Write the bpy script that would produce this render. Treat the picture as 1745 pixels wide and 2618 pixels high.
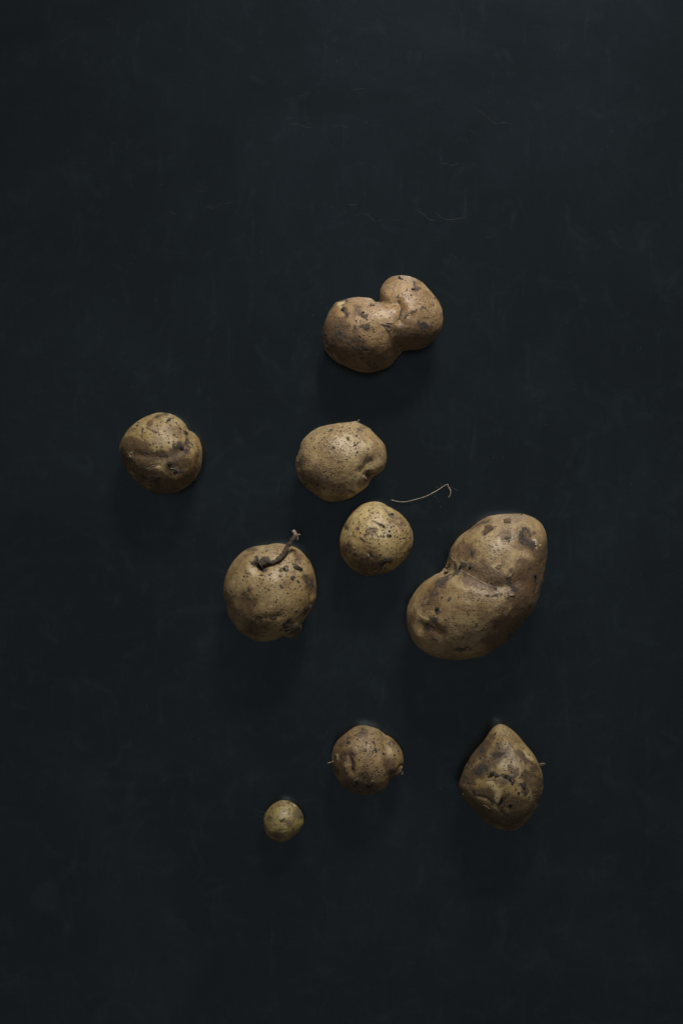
import bpy, bmesh, math, random
import numpy as np

# ---------------------------------------------------------------- camera, world, light
H = 1.40            # camera height above the table (m)
S = 0.25e-3         # metres on the table per photograph pixel
W0, H0 = 872.5, 1309.0
for o in list(bpy.data.objects): bpy.data.objects.remove(o)
scene = bpy.context.scene
C = scene.collection
cam_d = bpy.data.cameras.new('camera'); cam = bpy.data.objects.new('camera', cam_d); C.objects.link(cam)
cam.location = (0, 0, H); cam.rotation_euler = (0, 0, 0)
cam_d.sensor_fit = 'VERTICAL'; cam_d.sensor_height = 24; cam_d.sensor_width = 16
cam_d.lens = 24 * H / (2618 * S)
cam_d.clip_start = 0.05; cam_d.clip_end = 20
scene.camera = cam

world = bpy.data.worlds.new('World'); scene.world = world; world.use_nodes = True
bg = world.node_tree.nodes['Background']
bg.inputs[0].default_value = (1.0, 0.95, 0.90, 1); bg.inputs[1].default_value = 0.104

ld = bpy.data.lights.new('window_light', 'AREA'); ld.shape = 'RECTANGLE'; ld.size = 0.34; ld.size_y = 0.30
ld.energy = 1.04; ld.color = (1.0, 0.94, 0.87); ld.spread = math.radians(30)
lo = bpy.data.objects.new('window_light', ld); C.objects.link(lo)
lo.location = (0.22, 1.22, 0.95)
from mathutils import Vector, Matrix
lo.rotation_euler = (Vector((0.05, 0.10, 0)) - lo.location).to_track_quat('-Z', 'Y').to_euler()

scene.view_settings.view_transform = 'Standard'; scene.view_settings.look = 'None'
scene.view_settings.exposure = 0; scene.view_settings.gamma = 1
scene.render.engine = 'CYCLES'

# ---------------------------------------------------------------- helpers
def P(px, py, z=0.0):
    k = S * (H - z) / H
    return ((px - W0) * k, (H0 - py) * k, z)

def proj(x, y, z):
    k = H / (S * (H - z))
    return W0 + x * k, H0 - y * k

_rng = np.random.RandomState(5); _LAT = _rng.rand(64, 64, 64).astype(np.float32)
def vnoise(p, scale, off=0.0):
    q = p * scale + 17.3 + off * 7.77
    i = np.floor(q).astype(int); f = q - i; f = f * f * (3 - 2 * f)
    def L(a, b, c): return _LAT[(i[:, 0] + a) & 63, (i[:, 1] + b) & 63, (i[:, 2] + c) & 63]
    x0 = L(0,0,0)*(1-f[:,0]) + L(1,0,0)*f[:,0]; x1 = L(0,1,0)*(1-f[:,0]) + L(1,1,0)*f[:,0]
    x2 = L(0,0,1)*(1-f[:,0]) + L(1,0,1)*f[:,0]; x3 = L(0,1,1)*(1-f[:,0]) + L(1,1,1)*f[:,0]
    return ((x0*(1-f[:,1]) + x1*f[:,1])*(1-f[:,2]) + (x2*(1-f[:,1]) + x3*f[:,1])*f[:,2]) * 2 - 1

def np_mesh(name, v, f, smooth=True):
    me = bpy.data.meshes.new(name); n = f.shape[1]
    me.vertices.add(len(v)); me.vertices.foreach_set('co', v.astype(np.float32).ravel())
    me.loops.add(f.size); me.loops.foreach_set('vertex_index', f.astype(np.int32).ravel())
    me.polygons.add(len(f)); me.polygons.foreach_set('loop_start', np.arange(0, f.size, n, dtype=np.int32))
    me.polygons.foreach_set('loop_total', np.full(len(f), n, dtype=np.int32))
    me.polygons.foreach_set('use_smooth', np.full(len(f), smooth, dtype=bool))
    me.update(calc_edges=True); me.validate()
    return me

_ico = {}
def ico(sub):
    if sub not in _ico:
        bm = bmesh.new(); bmesh.ops.create_icosphere(bm, subdivisions=sub, radius=1)
        me = bpy.data.meshes.new('t'); bm.to_mesh(me); bm.free()
        v = np.zeros(len(me.vertices)*3, np.float32); me.vertices.foreach_get('co', v)
        f = np.zeros(len(me.polygons)*3, np.int32); me.loops.foreach_get('vertex_index', f)
        e = np.zeros(len(me.edges)*2, np.int32); me.edges.foreach_get('vertices', e)
        bpy.data.meshes.remove(me)
        _ico[sub] = (v.reshape(-1,3).astype(float), f.reshape(-1,3), e.reshape(-1,2))
    return _ico[sub]

def vnormals(v, f):
    n = np.cross(v[f[:,1]] - v[f[:,0]], v[f[:,2]] - v[f[:,0]])
    out = np.zeros_like(v)
    for k in range(3):
        for c in range(3): out[:, c] += np.bincount(f[:, k], n[:, c], len(v))
    return out / np.maximum(np.linalg.norm(out, axis=1, keepdims=True), 1e-20)

def smooth_verts(v, e, it, lam=0.5):
    n = len(v); deg = np.bincount(e[:,0], minlength=n) + np.bincount(e[:,1], minlength=n)
    for _ in range(it):
        a = np.stack([np.bincount(e[:,0], v[e[:,1], c], n) + np.bincount(e[:,1], v[e[:,0], c], n) for c in range(3)], 1) / deg[:, None]
        v = v + lam * (a - v)
    return v

def link(name, me, mat, parent=None, origin=None):
    o = bpy.data.objects.new(name, me); C.objects.link(o)
    if mat: me.materials.append(mat)
    if parent: o.parent = parent
    return o

# ---------------------------------------------------------------- materials
def nd(nt, t, **kw):
    n = nt.nodes.new(t)
    for k, v in kw.items():
        if k in n.inputs: n.inputs[k].default_value = v
        else: setattr(n, k, v)
    return n
class G:
    def __init__(s, name):
        s.m = bpy.data.materials.new(name); s.m.use_nodes = True; s.nt = s.m.node_tree
        s.b = s.nt.nodes['Principled BSDF']; s.tc = s.nt.nodes.new('ShaderNodeTexCoord')
    def l(s, a, b): s.nt.links.new(a, b)
    def noise(s, scale, detail=3, rough=.55, dist=0, vec=None, w=None):
        n = nd(s.nt, 'ShaderNodeTexNoise'); n.inputs['Scale'].default_value = scale; n.inputs['Detail'].default_value = detail
        n.inputs['Roughness'].default_value = rough; n.inputs['Distortion'].default_value = dist
        s.l(vec or s.tc.outputs['Object'], n.inputs['Vector']); return n.outputs['Fac']
    def voro(s, scale, vec=None):
        n = nd(s.nt, 'ShaderNodeTexVoronoi'); n.inputs['Scale'].default_value = scale
        s.l(vec or s.tc.outputs['Object'], n.inputs['Vector']); return n
    def math(s, op, a, b=None, clamp=False):
        n = nd(s.nt, 'ShaderNodeMath', operation=op); n.use_clamp = clamp
        for i, x in enumerate((a, b)):
            if x is None: continue
            if isinstance(x, (int, float)): n.inputs[i].default_value = x
            else: s.l(x, n.inputs[i])
        return n.outputs[0]
    def step(s, x, lo, hi, o0=0., o1=1.):
        n = nd(s.nt, 'ShaderNodeMapRange', interpolation_type='SMOOTHSTEP')
        s.l(x, n.inputs[0])
        for i, v in zip((1, 2, 3, 4), (lo, hi, o0, o1)):
            if isinstance(v, (int, float)): n.inputs[i].default_value = v
            else: s.l(v, n.inputs[i])
        return n.outputs[0]
    def mix(s, f, a, b, mode='MIX'):
        n = nd(s.nt, 'ShaderNodeMix', data_type='RGBA', blend_type=mode)
        for i, x in ((0, f), (6, a), (7, b)):
            if isinstance(x, (int, float)): n.inputs[i].default_value = x
            elif isinstance(x, tuple): n.inputs[i].default_value = (*x, 1)
            else: s.l(x, n.inputs[i])
        return n.outputs[2]
    def attr(s, name):
        n = nd(s.nt, 'ShaderNodeAttribute', attribute_name=name); return n.outputs['Fac']
    def bump(s, h, strength, dist, prev=None):
        n = nd(s.nt, 'ShaderNodeBump'); n.inputs['Strength'].default_value = strength; n.inputs['Distance'].default_value = dist
        s.l(h, n.inputs['Height'])
        if prev: s.l(prev, n.inputs['Normal'])
        return n.outputs[0]

def skin_mat(name, ca, cb, stain=(.085,.045,.018), speck=.5, rough=.45, seed=0.):
    ca = (ca[0]*.96, ca[1]*.94, ca[2]*.83); cb = (cb[0]*.84, cb[1]*.79, cb[2]*.65)
    g = G(name)
    mp = nd(g.nt, 'ShaderNodeMapping'); mp.inputs['Location'].default_value = (seed, seed*1.7, seed*.6)
    g.l(g.tc.outputs['Object'], mp.inputs[0]); V = mp.outputs[0]
    big = g.noise(45, 3, .6, vec=V); mid = g.noise(260, 5, .65, vec=V); fine = g.noise(1300, 4, .7, vec=V)
    col = g.mix(g.step(big, .35, .65), ca, cb)
    col = g.mix(g.step(mid, .30, .72, .0, .55), col, tuple(c*f for c, f in zip(ca, (.52, .46, .42))))
    # pale powdery bloom between the pores
    col = g.mix(g.math('MULTIPLY', g.step(fine, .5, .8), .35), col, tuple(min(1, c*1.35) for c in ca))
    # lenticels: scattered round dark pores
    v1 = g.voro(230, V)
    rnd = nd(g.nt, 'ShaderNodeSeparateColor'); g.l(v1.outputs['Color'], rnd.inputs[0])
    thr = g.step(rnd.outputs[0], .35, 1.0, 0.0, .17)
    pore = g.math('MULTIPLY', g.step(v1.outputs['Distance'], g.math('MULTIPLY', thr, .45), thr, 1., 0.), g.step(rnd.outputs[0], .30, .45))
    col = g.mix(g.math("MULTIPLY", pore, .6), col, tuple(c*.18 for c in cb))
    # fine pepper of soil grains, denser where the speck mask says
    sp = g.attr('speck')
    v2 = g.voro(750, V); r2 = nd(g.nt, 'ShaderNodeSeparateColor'); g.l(v2.outputs['Color'], r2.inputs[0])
    patch = g.noise(150, 4, .7, vec=V)
    dens = g.math('ADD', g.math('MULTIPLY', sp, .85), g.math('MULTIPLY', g.step(patch, .42, .72), speck))
    on = g.step(g.math('SUBTRACT', dens, r2.outputs[1]), -.03, .05)
    grain = g.math('MULTIPLY', on, g.step(v2.outputs['Distance'], .22, .48, 1., 0.))
    col = g.mix(g.math('MULTIPLY', grain, .82), col, (.045, .030, .022))
    v3 = g.voro(1500, V); r3 = nd(g.nt, 'ShaderNodeSeparateColor'); g.l(v3.outputs['Color'], r3.inputs[0])
    on3 = g.step(g.math('SUBTRACT', g.math('ADD', g.math('MULTIPLY', sp, .75), g.math('MULTIPLY', g.step(patch, .35, .7), .30)), r3.outputs[2]), -.03, .05)
    gr3 = g.math('MULTIPLY', on3, g.step(v3.outputs['Distance'], .30, .55, 1., 0.))
    col = g.mix(g.math('MULTIPLY', gr3, .60), col, (.070, .045, .030))
    # stains and soil
    edge = g.noise(420, 6, .75, vec=V); edge2 = g.noise(110, 5, .7, vec=V)
    def mask(name, lo, hi, amp=.9):
        a = g.attr(name); e = g.math('ADD', g.math('MULTIPLY', g.math('SUBTRACT', edge, .5), amp), g.math('MULTIPLY', g.math('SUBTRACT', edge2, .5), amp*.6))
        gate = g.step(a, .03, .22)
        return g.math('MULTIPLY', g.step(g.math('ADD', a, e), lo, hi), gate)
    st = mask('stain', -.05, .52, 1.4); so = mask('soil', .30, .56, 2.6); pa = mask('pale', .25, .6, .5)
    gr1 = g.noise(38, 5, .7, .8, V); gr2 = g.noise(120, 6, .75, .5, V)
    grime = g.math('MULTIPLY', g.step(gr1, .40, .62), g.step(gr2, .36, .60))
    col = g.mix(g.math('MULTIPLY', grime, .7), col, tuple(c*1.5 for c in stain))
    stv = g.math('MULTIPLY', st, g.step(g.noise(650, 6, .8, .6, V), .30, .62, .62, .96))
    stc = g.mix(g.step(g.noise(75, 5, .7, .4, V), .35, .65), tuple(c*.72 for c in stain), tuple(c*1.25 for c in stain))
    col = g.mix(stv, col, stc)
    col = g.mix(g.math('MULTIPLY', pa, .9), col, (.46, .37, .19))
    soc = g.mix(g.step(fine, .35, .7), (.013, .014, .015), (.036, .031, .026))
    col = g.mix(g.math('MULTIPLY', so, .86), col, soc)
    g.l(col, g.b.inputs['Base Color'])
    ro = g.math('ADD', g.math('ADD', g.math('MULTIPLY', fine, .22), rough - .10), g.math('MULTIPLY', g.math('MAXIMUM', so, g.math('MULTIPLY', st, .5)), .35), True)
    g.l(ro, g.b.inputs['Roughness'])
    g.b.inputs['Specular IOR Level'].default_value = .8
    g.b.inputs['Subsurface Weight'].default_value = .22
    g.b.inputs['Subsurface Radius'].default_value = (.0075, .003, .001)
    g.b.inputs['Subsurface Scale'].default_value = 1.0
    n1 = g.bump(mid, .20, .0012)
    n2 = g.bump(fine, .65, .0004, n1)
    hh = g.math('SUBTRACT', g.math('ADD', g.math('MULTIPLY', so, g.math('ADD', fine, .5)), g.math('MULTIPLY', grain, .6)), g.math('MULTIPLY', pore, .8))
    n3 = g.bump(hh, .6, .0005, n2)
    g.l(n3, g.b.inputs['Normal'])
    return g.m

def simple_mat(name, c1, c2, scale, rough=.7, bump=.5, dist=.0004, spec=.3):
    g = G(name); f = g.noise(scale, 5, .7); f2 = g.noise(scale*4, 4, .7)
    g.l(g.mix(g.step(f, .35, .65), c1, c2), g.b.inputs['Base Color'])
    g.b.inputs['Roughness'].default_value = rough; g.b.inputs['Specular IOR Level'].default_value = spec
    g.l(g.bump(f2, bump, dist), g.b.inputs['Normal']); return g.m

M_soil = simple_mat('dry_soil', (.009,.008,.008), (.040,.032,.026), 900, .9)
M_crumb = simple_mat('soil_crumb', (.022,.016,.012), (.070,.045,.028), 700, .9)
M_root = simple_mat('pale_root', (.24,.20,.14), (.40,.35,.27), 600, .6)
M_fib = simple_mat('thin_root', (.10,.085,.065), (.20,.165,.12), 500, .7)
M_flake = simple_mat('peeling_skin', (.13,.085,.055), (.27,.20,.14), 500, .55)
M_faint = simple_mat('dim_root_hair', (.030,.028,.025), (.060,.054,.045), 500, .7)
M_scab = simple_mat('brown_scab', (.050,.032,.020), (.13,.085,.052), 700, .7, .9)
M_bark = simple_mat('withered_stem', (.022,.017,.014), (.11,.085,.065), 420, .75, .9, .0009)
M_tip = simple_mat('torn_stem_fibre', (.20,.16,.11), (.40,.33,.24), 500, .7)

def table_mat():
    g = G('black_painted_board')
    mp = nd(g.nt, 'ShaderNodeMapping'); mp.inputs['Scale'].default_value = (1, .22, 1); g.l(g.tc.outputs['Object'], mp.inputs[0])
    mq = nd(g.nt, 'ShaderNodeMapping'); mq.inputs['Scale'].default_value = (.16, 1, 1); mq.inputs['Rotation'].default_value = (0, 0, .06); g.l(g.tc.outputs['Object'], mq.inputs[0])
    ver = g.noise(150, 6, .7, .4, mp.outputs[0]); hor = g.noise(420, 6, .75, .3, mq.outputs[0])
    cloud = g.noise(9, 6, .68, .6); cl2 = g.noise(38, 6, .7, 1.2); fine = g.noise(1400, 3, .7)
    col = g.mix(g.step(cloud, .32, .70), (.0018, .0028, .0036), (.0036, .0054, .0068))
    col = g.mix(g.math('MULTIPLY', g.step(cl2, .50, .74), .55), col, (.0075, .0105, .0125))
    col = g.mix(g.math('MULTIPLY', g.step(ver, .56, .80), .40), col, (.013, .018, .021))
    col = g.mix(g.math('MULTIPLY', g.step(hor, .60, .85), .35), col, (.016, .021, .024))
    # dust
    v = g.voro(330); r = nd(g.nt, 'ShaderNodeSeparateColor'); g.l(v.outputs['Color'], r.inputs[0])
    dust = g.math('MULTIPLY', g.step(r.outputs[0], .955, .97), g.step(v.outputs['Distance'], .05, .13, 1., 0.))
    col = g.mix(g.math('MULTIPLY', dust, .5), col, (.07, .075, .075))
    g.l(col, g.b.inputs['Base Color'])
    scuff = g.math('ADD', g.math('ADD', g.math('MULTIPLY', g.step(cloud, .3, .7), .5), g.math('MULTIPLY', g.step(cl2, .42, .75), .45)), g.math('ADD', g.math('MULTIPLY', g.step(ver, .50, .82), .35), g.math('MULTIPLY', g.step(hor, .52, .85), .35)))
    g.l(g.step(scuff, 0., 1.3, .72, 1.0), g.b.inputs['Specular IOR Level']); g.b.inputs['Specular Tint'].default_value = (.60, .82, 1, 1); g.b.inputs['IOR'].default_value = 1.70
    g.l(g.step(cl2, .3, .7, .21, .19), g.b.inputs['Roughness'])
    n1 = g.bump(hor, .03, .0006); n2 = g.bump(cl2, .015, .002, n1); n3 = g.bump(ver, .02, .0010, n2); n4 = g.bump(fine, .012, .0002, n3)
    g.l(n4, g.b.inputs['Normal'])
    return g.m
M_table = table_mat()
M_ridge = simple_mat('scuffed_paint', (.010,.013,.015), (.026,.030,.033), 300, .55, .4)

# ---------------------------------------------------------------- table
bm = bmesh.new()
bmesh.ops.create_grid(bm, x_segments=8, y_segments=8, size=1.5)
ret = bmesh.ops.extrude_face_region(bm, geom=bm.faces[:])
bmesh.ops.translate(bm, vec=(0, 0, -.03), verts=[e for e in ret['geom'] if isinstance(e, bmesh.types.BMVert)])
bmesh.ops.recalc_face_normals(bm, faces=bm.faces)
tm = bpy.data.meshes.new('table_surface'); bm.to_mesh(tm); bm.free()
table = link('table_surface', tm, M_table); table['kind'] = 'structure'
table['label'] = 'matte blue-black painted board lying under all the potatoes'

def catmull(pts, n):
    pts = [np.array(p, float) for p in pts]
    if len(pts) < 3:
        return [pts[0] + (pts[-1]-pts[0])*i/max(1, n) for i in range(n+1)]
    q = [2*pts[0]-pts[1]] + pts + [2*pts[-1]-pts[-2]]; out = []
    for i in range(1, len(q)-2):
        for k in range(n):
            t = k/n
            out.append(.5*((2*q[i]) + (-q[i-1]+q[i+1])*t + (2*q[i-1]-5*q[i]+4*q[i+1]-q[i+2])*t*t + (-q[i-1]+3*q[i]-3*q[i+1]+q[i+2])*t**3))
    out.append(q[-2]); return out

def tube(pts, radii, sides=8, lump=0., seed=0, flat=1.):
    """closed tapered tube through pts (metres)"""
    rr = np.random.RandomState(seed); pts = np.array(pts); n = len(pts)
    radii = np.interp(np.linspace(0, 1, n), np.linspace(0, 1, len(radii)), radii)
    V = []; up = np.array((0, 0, 1.))
    for i in range(n):
        d = pts[min(i+1, n-1)] - pts[max(i-1, 0)]; d /= np.linalg.norm(d) + 1e-12
        u = np.cross(d, up); u = u/np.linalg.norm(u) if np.linalg.norm(u) > 1e-4 else np.array((1., 0, 0))
        w = np.cross(u, d); r = radii[i]*(1 + lump*(rr.rand()-.5))
        for k in range(sides):
            a = 2*math.pi*k/sides; q = r*(1 + lump*.8*(rr.rand()-.5))
            V.append(pts[i] + u*math.cos(a)*q + w*math.sin(a)*q*flat)
    F = []
    for i in range(n-1):
        for k in range(sides):
            a, b = i*sides+k, i*sides+(k+1) % sides
            F += [(a, b, b+sides), (a, b+sides, a+sides)]
    V += [pts[0], pts[-1]]
    for k in range(sides):
        F.append((len(V)-2, (k+1) % sides, k)); F.append((len(V)-1, (n-1)*sides+k, (n-1)*sides+(k+1) % sides))
    return np.array(V), np.array(F)

# raised ridges of paint and scratches on the board (origin, scale, points)
rid = []
A = (600, 200, .4464)
for pts in ([(285,265),(330,262),(380,270),(410,283),(450,282)], [(80,270),(130,268)], [(540,275),(600,272),(650,283)],
            [(640,65),(700,62),(760,52)], [(330,100),(400,100)], [(1350,160),(1400,190),(1450,225),(1490,260),(1540,255),(1600,262)],
            [(1160,490),(1210,488),(1240,500),(1300,485)], [(1030,740),(1070,775),(1110,810),(1150,812)],
            [(1150,770),(1180,800),(1215,812),(1330,795)], [(705,775),(760,780),(800,820),(870,805)], [(630,725),(710,725)],
            [(715,490),(750,495)], [(380,310),(410,340)], [(645,325),(635,360)], [(1340,290),(1385,325)], [(780,0),(810,8)],
            [(820,290),(870,320)], [(1420,905),(1470,915)], [(1040,768),(1095,780)], [(740,255),(770,252)], [(280,228),(340,232)]):
    rid.append([(A[0]+x*A[2], A[1]+y*A[2]) for x, y in pts])
A = (0, 400, .4464)
for pts in ([(1145,315),(1200,285),(1220,300),(1260,275),(1310,265),(1350,260)], [(950,305),(1030,345)], [(1345,318),(1365,322)], [(1120,200),(1180,200)]):
    rid.append([(A[0]+x*A[2], A[1]+y*A[2]) for x, y in pts])
rr = random.Random(3)
for k, pts in enumerate(rid):
    out = []
    for i, (x, y) in enumerate(pts):
        if i: 
            x0, y0 = pts[i-1]
            for t in (.33, .66): out.append((x0+(x-x0)*t + rr.uniform(-1, 1), y0+(y-y0)*t + rr.uniform(-1.2, 1.2)))
        out.append((x, y))
    r = .00016 if k in (0, 5, 7, 8) else .00011
    v, f = tube([P(x, y, -.00005) for x, y in out], [r*.3, r, r*.6, r*1.1, r*.3], 6, .6, k)
    o = link('paint_ridge', np_mesh('paint_ridge', v, f), M_ridge, table)

# ---------------------------------------------------------------- potato builder
def catr(p0, p1, p2, p3, t):
    return .5*((2*p1) + (-p0+p2)*t + (2*p0-5*p1+4*p2-p3)*t*t + (-p0+3*p1-3*p2+p3)*t**3)

def inflate(R, NT, NR):
    """height^2 field over a star-shaped outline, by the Poisson equation on a polar mesh"""
    th = np.arange(NT)*2*np.pi/NT; t = np.arange(NR+1)/NR
    X = np.concatenate([[0], (t[1:, None]*R[None]*np.cos(th)).ravel()]); Y = np.concatenate([[0], (t[1:, None]*R[None]*np.sin(th)).ravel()])
    idx = lambda j, i: 0 if j == 0 else 1 + (j-1)*NT + i % NT
    T = []
    for i in range(NT):
        T.append((0, idx(1, i), idx(1, i+1)))
        for j in range(1, NR):
            a, b, c, d = idx(j, i), idx(j, i+1), idx(j+1, i+1), idx(j+1, i)
            T += [(a, d, c), (a, c, b)] if (i+j) % 2 else [(a, d, b), (d, c, b)]
    T = np.array(T); n = len(X); L = np.zeros((n, n)); A = np.zeros(n)
    for k in range(3):
        i, j, o = T[:, k], T[:, (k+1) % 3], T[:, (k+2) % 3]
        ax, ay, bx, by = X[i]-X[o], Y[i]-Y[o], X[j]-X[o], Y[j]-Y[o]
        cr = np.abs(ax*by-ay*bx); w = .5*(ax*bx+ay*by)/np.maximum(cr, 1e-15)
        np.add.at(L, (i, j), -w); np.add.at(L, (j, i), -w); np.add.at(L, (i, i), w); np.add.at(L, (j, j), w); np.add.at(A, i, cr/6)
    ni = 1 + (NR-1)*NT
    u = np.linalg.solve(L[:ni, :ni], A[:ni]); g = np.zeros((NR+1, NT)); g[0] = u[0]
    g[1:NR] = u[1:].reshape(NR-1, NT) / (1 - t[1:NR, None]**2)
    g[NR] = 2*g[NR-1] - g[NR-2]; return g

def sample(g, th, t):
    NR = g.shape[0]-1; NT = g.shape[1]; a = (th/(2*np.pi)*NT) % NT; r = np.clip(t, 0, 1)*NR
    i = np.floor(a).astype(int); fa = a-i; j = np.minimum(np.floor(r).astype(int), NR-1); fr = r-j
    def G_(jj, ii):
        neg = jj < 0; ii = np.where(neg, ii + NT//2, ii) % NT; jj = np.abs(jj)
        over = jj > NR; jc = np.minimum(jj, NR)
        return np.where(over, 2*g[NR, ii]-g[NR-1, ii], g[jc, ii])
    rows = [catr(G_(j+q, i-1), G_(j+q, i), G_(j+q, i+1), G_(j+q, i+2), fa) for q in (-1, 0, 1, 2)]
    return catr(*rows, fr)

def seg_dist(px, py, pts):
    d = np.full(px.shape, 1e9)
    if len(pts) == 1: return np.hypot(px-pts[0][0], py-pts[0][1])
    for (x0, y0), (x1, y1) in zip(pts[:-1], pts[1:]):
        dx, dy = x1-x0, y1-y0; t = np.clip(((px-x0)*dx+(py-y0)*dy)/(dx*dx+dy*dy+1e-9), 0, 1)
        d = np.minimum(d, np.hypot(px-x0-t*dx, py-y0-t*dy))
    return d

class Potato: pass

def make_potato(label, reg, outline, centre, f, sub, mat, feats, specks=(), zb=.86, lumps=.0011, seed=0, crumbs=300):
    ox, oy, sc = reg
    D = lambda p: (ox+p[0]*sc, oy+p[1]*sc)
    c = D(centre); pts = np.array([D(p) for p in outline])
    th = np.arctan2(-(pts[:,1]-c[1]), pts[:,0]-c[0]); R = np.hypot(pts[:,0]-c[0], pts[:,1]-c[1])*S
    o_ = np.argsort(th); th = th[o_]; R = R[o_]
    NT, NR = 72, 18
    gt = np.arange(720)*2*np.pi/720
    Rf = np.interp(gt, np.concatenate([th-2*np.pi, th, th+2*np.pi]), np.tile(R, 3))
    ker = np.hanning(17); ker /= ker.sum(); Rf = np.convolve(np.concatenate([Rf[-20:], Rf, Rf[:20]]), ker, 'same')[20:-20]
    g = inflate(Rf[::10], NT, NR)
    v, fc, e = ico(sub); a = np.arctan2(v[:,1], v[:,0]) % (2*np.pi); t = np.clip(np.hypot(v[:,0], v[:,1]), 0, 1)
    Rv = np.interp(a, np.concatenate([gt, [2*np.pi]]), np.concatenate([Rf, Rf[:1]]))
    # keep the ico sampling even: arc-length like profile
    u = np.maximum(sample(g, a, t)*(1-t*t), 0)
    h = (f+.13)*2*np.sqrt(u); hm = h.max()
    z = np.where(v[:,2] >= 0, h, -h*zb)
    cx, cy = (c[0]-W0)*S, (H0-c[1])*S
    w = np.stack([Rv*t*np.cos(a), Rv*t*np.sin(a), z], 1)
    w = smooth_verts(w, e, 14 if sub < 8 else 40)
    # belly flattens a little where it rests
    b = -hm*zb*.90; w[:,2] = np.where(w[:,2] < b, b + (w[:,2]-b)*.35, w[:,2])
    nrm = vnormals(w, fc)
    base = seed*.37
    disp = lumps*(vnoise(w, 42, base)*1.0 + .5*vnoise(w, 95, base+1) + .18*vnoise(w, 240, base+2)) + .00009*vnoise(w, 700, base+3)
    w = w + nrm*disp[:, None]
    z0 = -w[:,2].min(); w[:,2] += z0; k = (H-z0)/H
    w[:,0] = (w[:,0] + cx)*k; w[:,1] = (w[:,1] + cy)*k
    # features located on the upper surface
    px, py = proj(w[:,0], w[:,1], w[:,2]); nrm = vnormals(w, fc)
    top = np.clip((nrm[:,2]+.25)*4, 0, 1)
    att = {q: np.zeros(len(w)) for q in ('soil', 'stain', 'pale', 'speck')}; dd = np.zeros(len(w))
    wob = 1 + .35*vnoise(w, 260, base+5)
    wx, wy = vnoise(w, 190, base+7) + .6*vnoise(w, 420, base+8), vnoise(w, 190, base+9) + .6*vnoise(w, 420, base+10)
    brk = np.clip(.78 + .45*vnoise(w, 330, base+12) + .25*vnoise(w, 800, base+13), .15, 1.1)
    for kind, s_, wd, pl in feats:
        if isinstance(pl, tuple): pl = [pl]
        am = 0 if kind == 'disp' else min(6., 1.5 + wd*sc*.75)
        d = seg_dist(px + wx*am, py + wy*am, [D(p) for p in pl])/(wd*sc)
        if kind == 'soil': s_ = s_*brk; d = d*.88
        if kind == 'disp': dd += s_*1e-3*np.exp(-d*d)*top
        else: att[kind] = np.maximum(att[kind], s_*np.exp(-(d*wob)**2)*top)
    for p in specks:
        d = seg_dist(px, py, [D(p)])/(1.95*wob); att['soil'] = np.maximum(att['soil'], 1.05*np.exp(-d*d)*top)
        dd -= .00012*np.exp(-d*d)*top
    dd += att['soil']*.00022*(1+vnoise(w, 900, base+6))
    w = w + nrm*dd[:, None]
    root = bpy.data.objects.new('potato', None); C.objects.link(root); root.empty_display_size = .01
    org = np.array((cx*k, cy*k, 0)); root.location = org
    root['label'] = label; root['category'] = 'potato'; root['group'] = 'potatoes scattered on the dark board'
    me = np_mesh('body', w-org, fc)
    for q, arr in att.items():
        me.attributes.new(q, 'FLOAT', 'POINT').data.foreach_set('value', arr.astype(np.float32))
    body = link('body', me, mat, root)
    Q = Potato(); Q.root, Q.body, Q.org, Q.D, Q.sc = root, body, org, D, sc
    Q.w, Q.n = w, vnormals(w, fc); Q.px, Q.py = proj(w[:,0], w[:,1], w[:,2])
    Q.up = Q.n[:,2] > -.05; Q.att = att; Q.seed = seed
    if crumbs: make_crumbs(Q, crumbs)
    return Q

def surf(Q, p, lift=0.):
    x, y = Q.D(p); d = (Q.px-x)**2 + (Q.py-y)**2 + np.where(Q.up, 0, 1e6); i = int(np.argmin(d))
    n = Q.n[i]; pos = Q.w[i] + n*lift
    return pos, n, math.sqrt(d[i])

ICO0 = None
def blob(pos, r, rs, sub=1, flat=.7, n=None):
    v, f, _ = ico(sub); v = v*(1 + .55*(rs.rand(len(v), 1)-.5)); v = v*np.array((1, rs.uniform(.6, 1.1), flat))
    a = rs.rand()*6.28; R_ = np.array(((math.cos(a), -math.sin(a), 0), (math.sin(a), math.cos(a), 0), (0, 0, 1)))
    v = v @ R_.T
    if n is not None:
        q = np.array(Vector((0, 0, 1)).rotation_difference(Vector(n)).to_matrix()); v = v @ q.T
    return v*r + pos, f

def make_crumbs(Q, count):
    rs = np.random.RandomState(Q.seed+11)
    wt = (Q.att['soil']**1.5*3 + Q.att['stain']*.5 + Q.att['speck']*.6 + .06)*(Q.n[:,2] > .0)
    idx = rs.choice(len(Q.w), count, p=wt/wt.sum()); V = []; F = []; n = 0
    for i in idx:
        r = .00011 + .00034*rs.rand()**4; v, f = blob(Q.w[i] + Q.n[i]*r*.25, r, rs, 1, .7, Q.n[i])
        V.append(v-Q.org); F.append(f+n); n += len(v)
    o = link('soil_crumbs', np_mesh('soil_crumbs', np.concatenate(V), np.concatenate(F), False), M_crumb, Q.root); o['kind'] = 'stuff'

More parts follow.
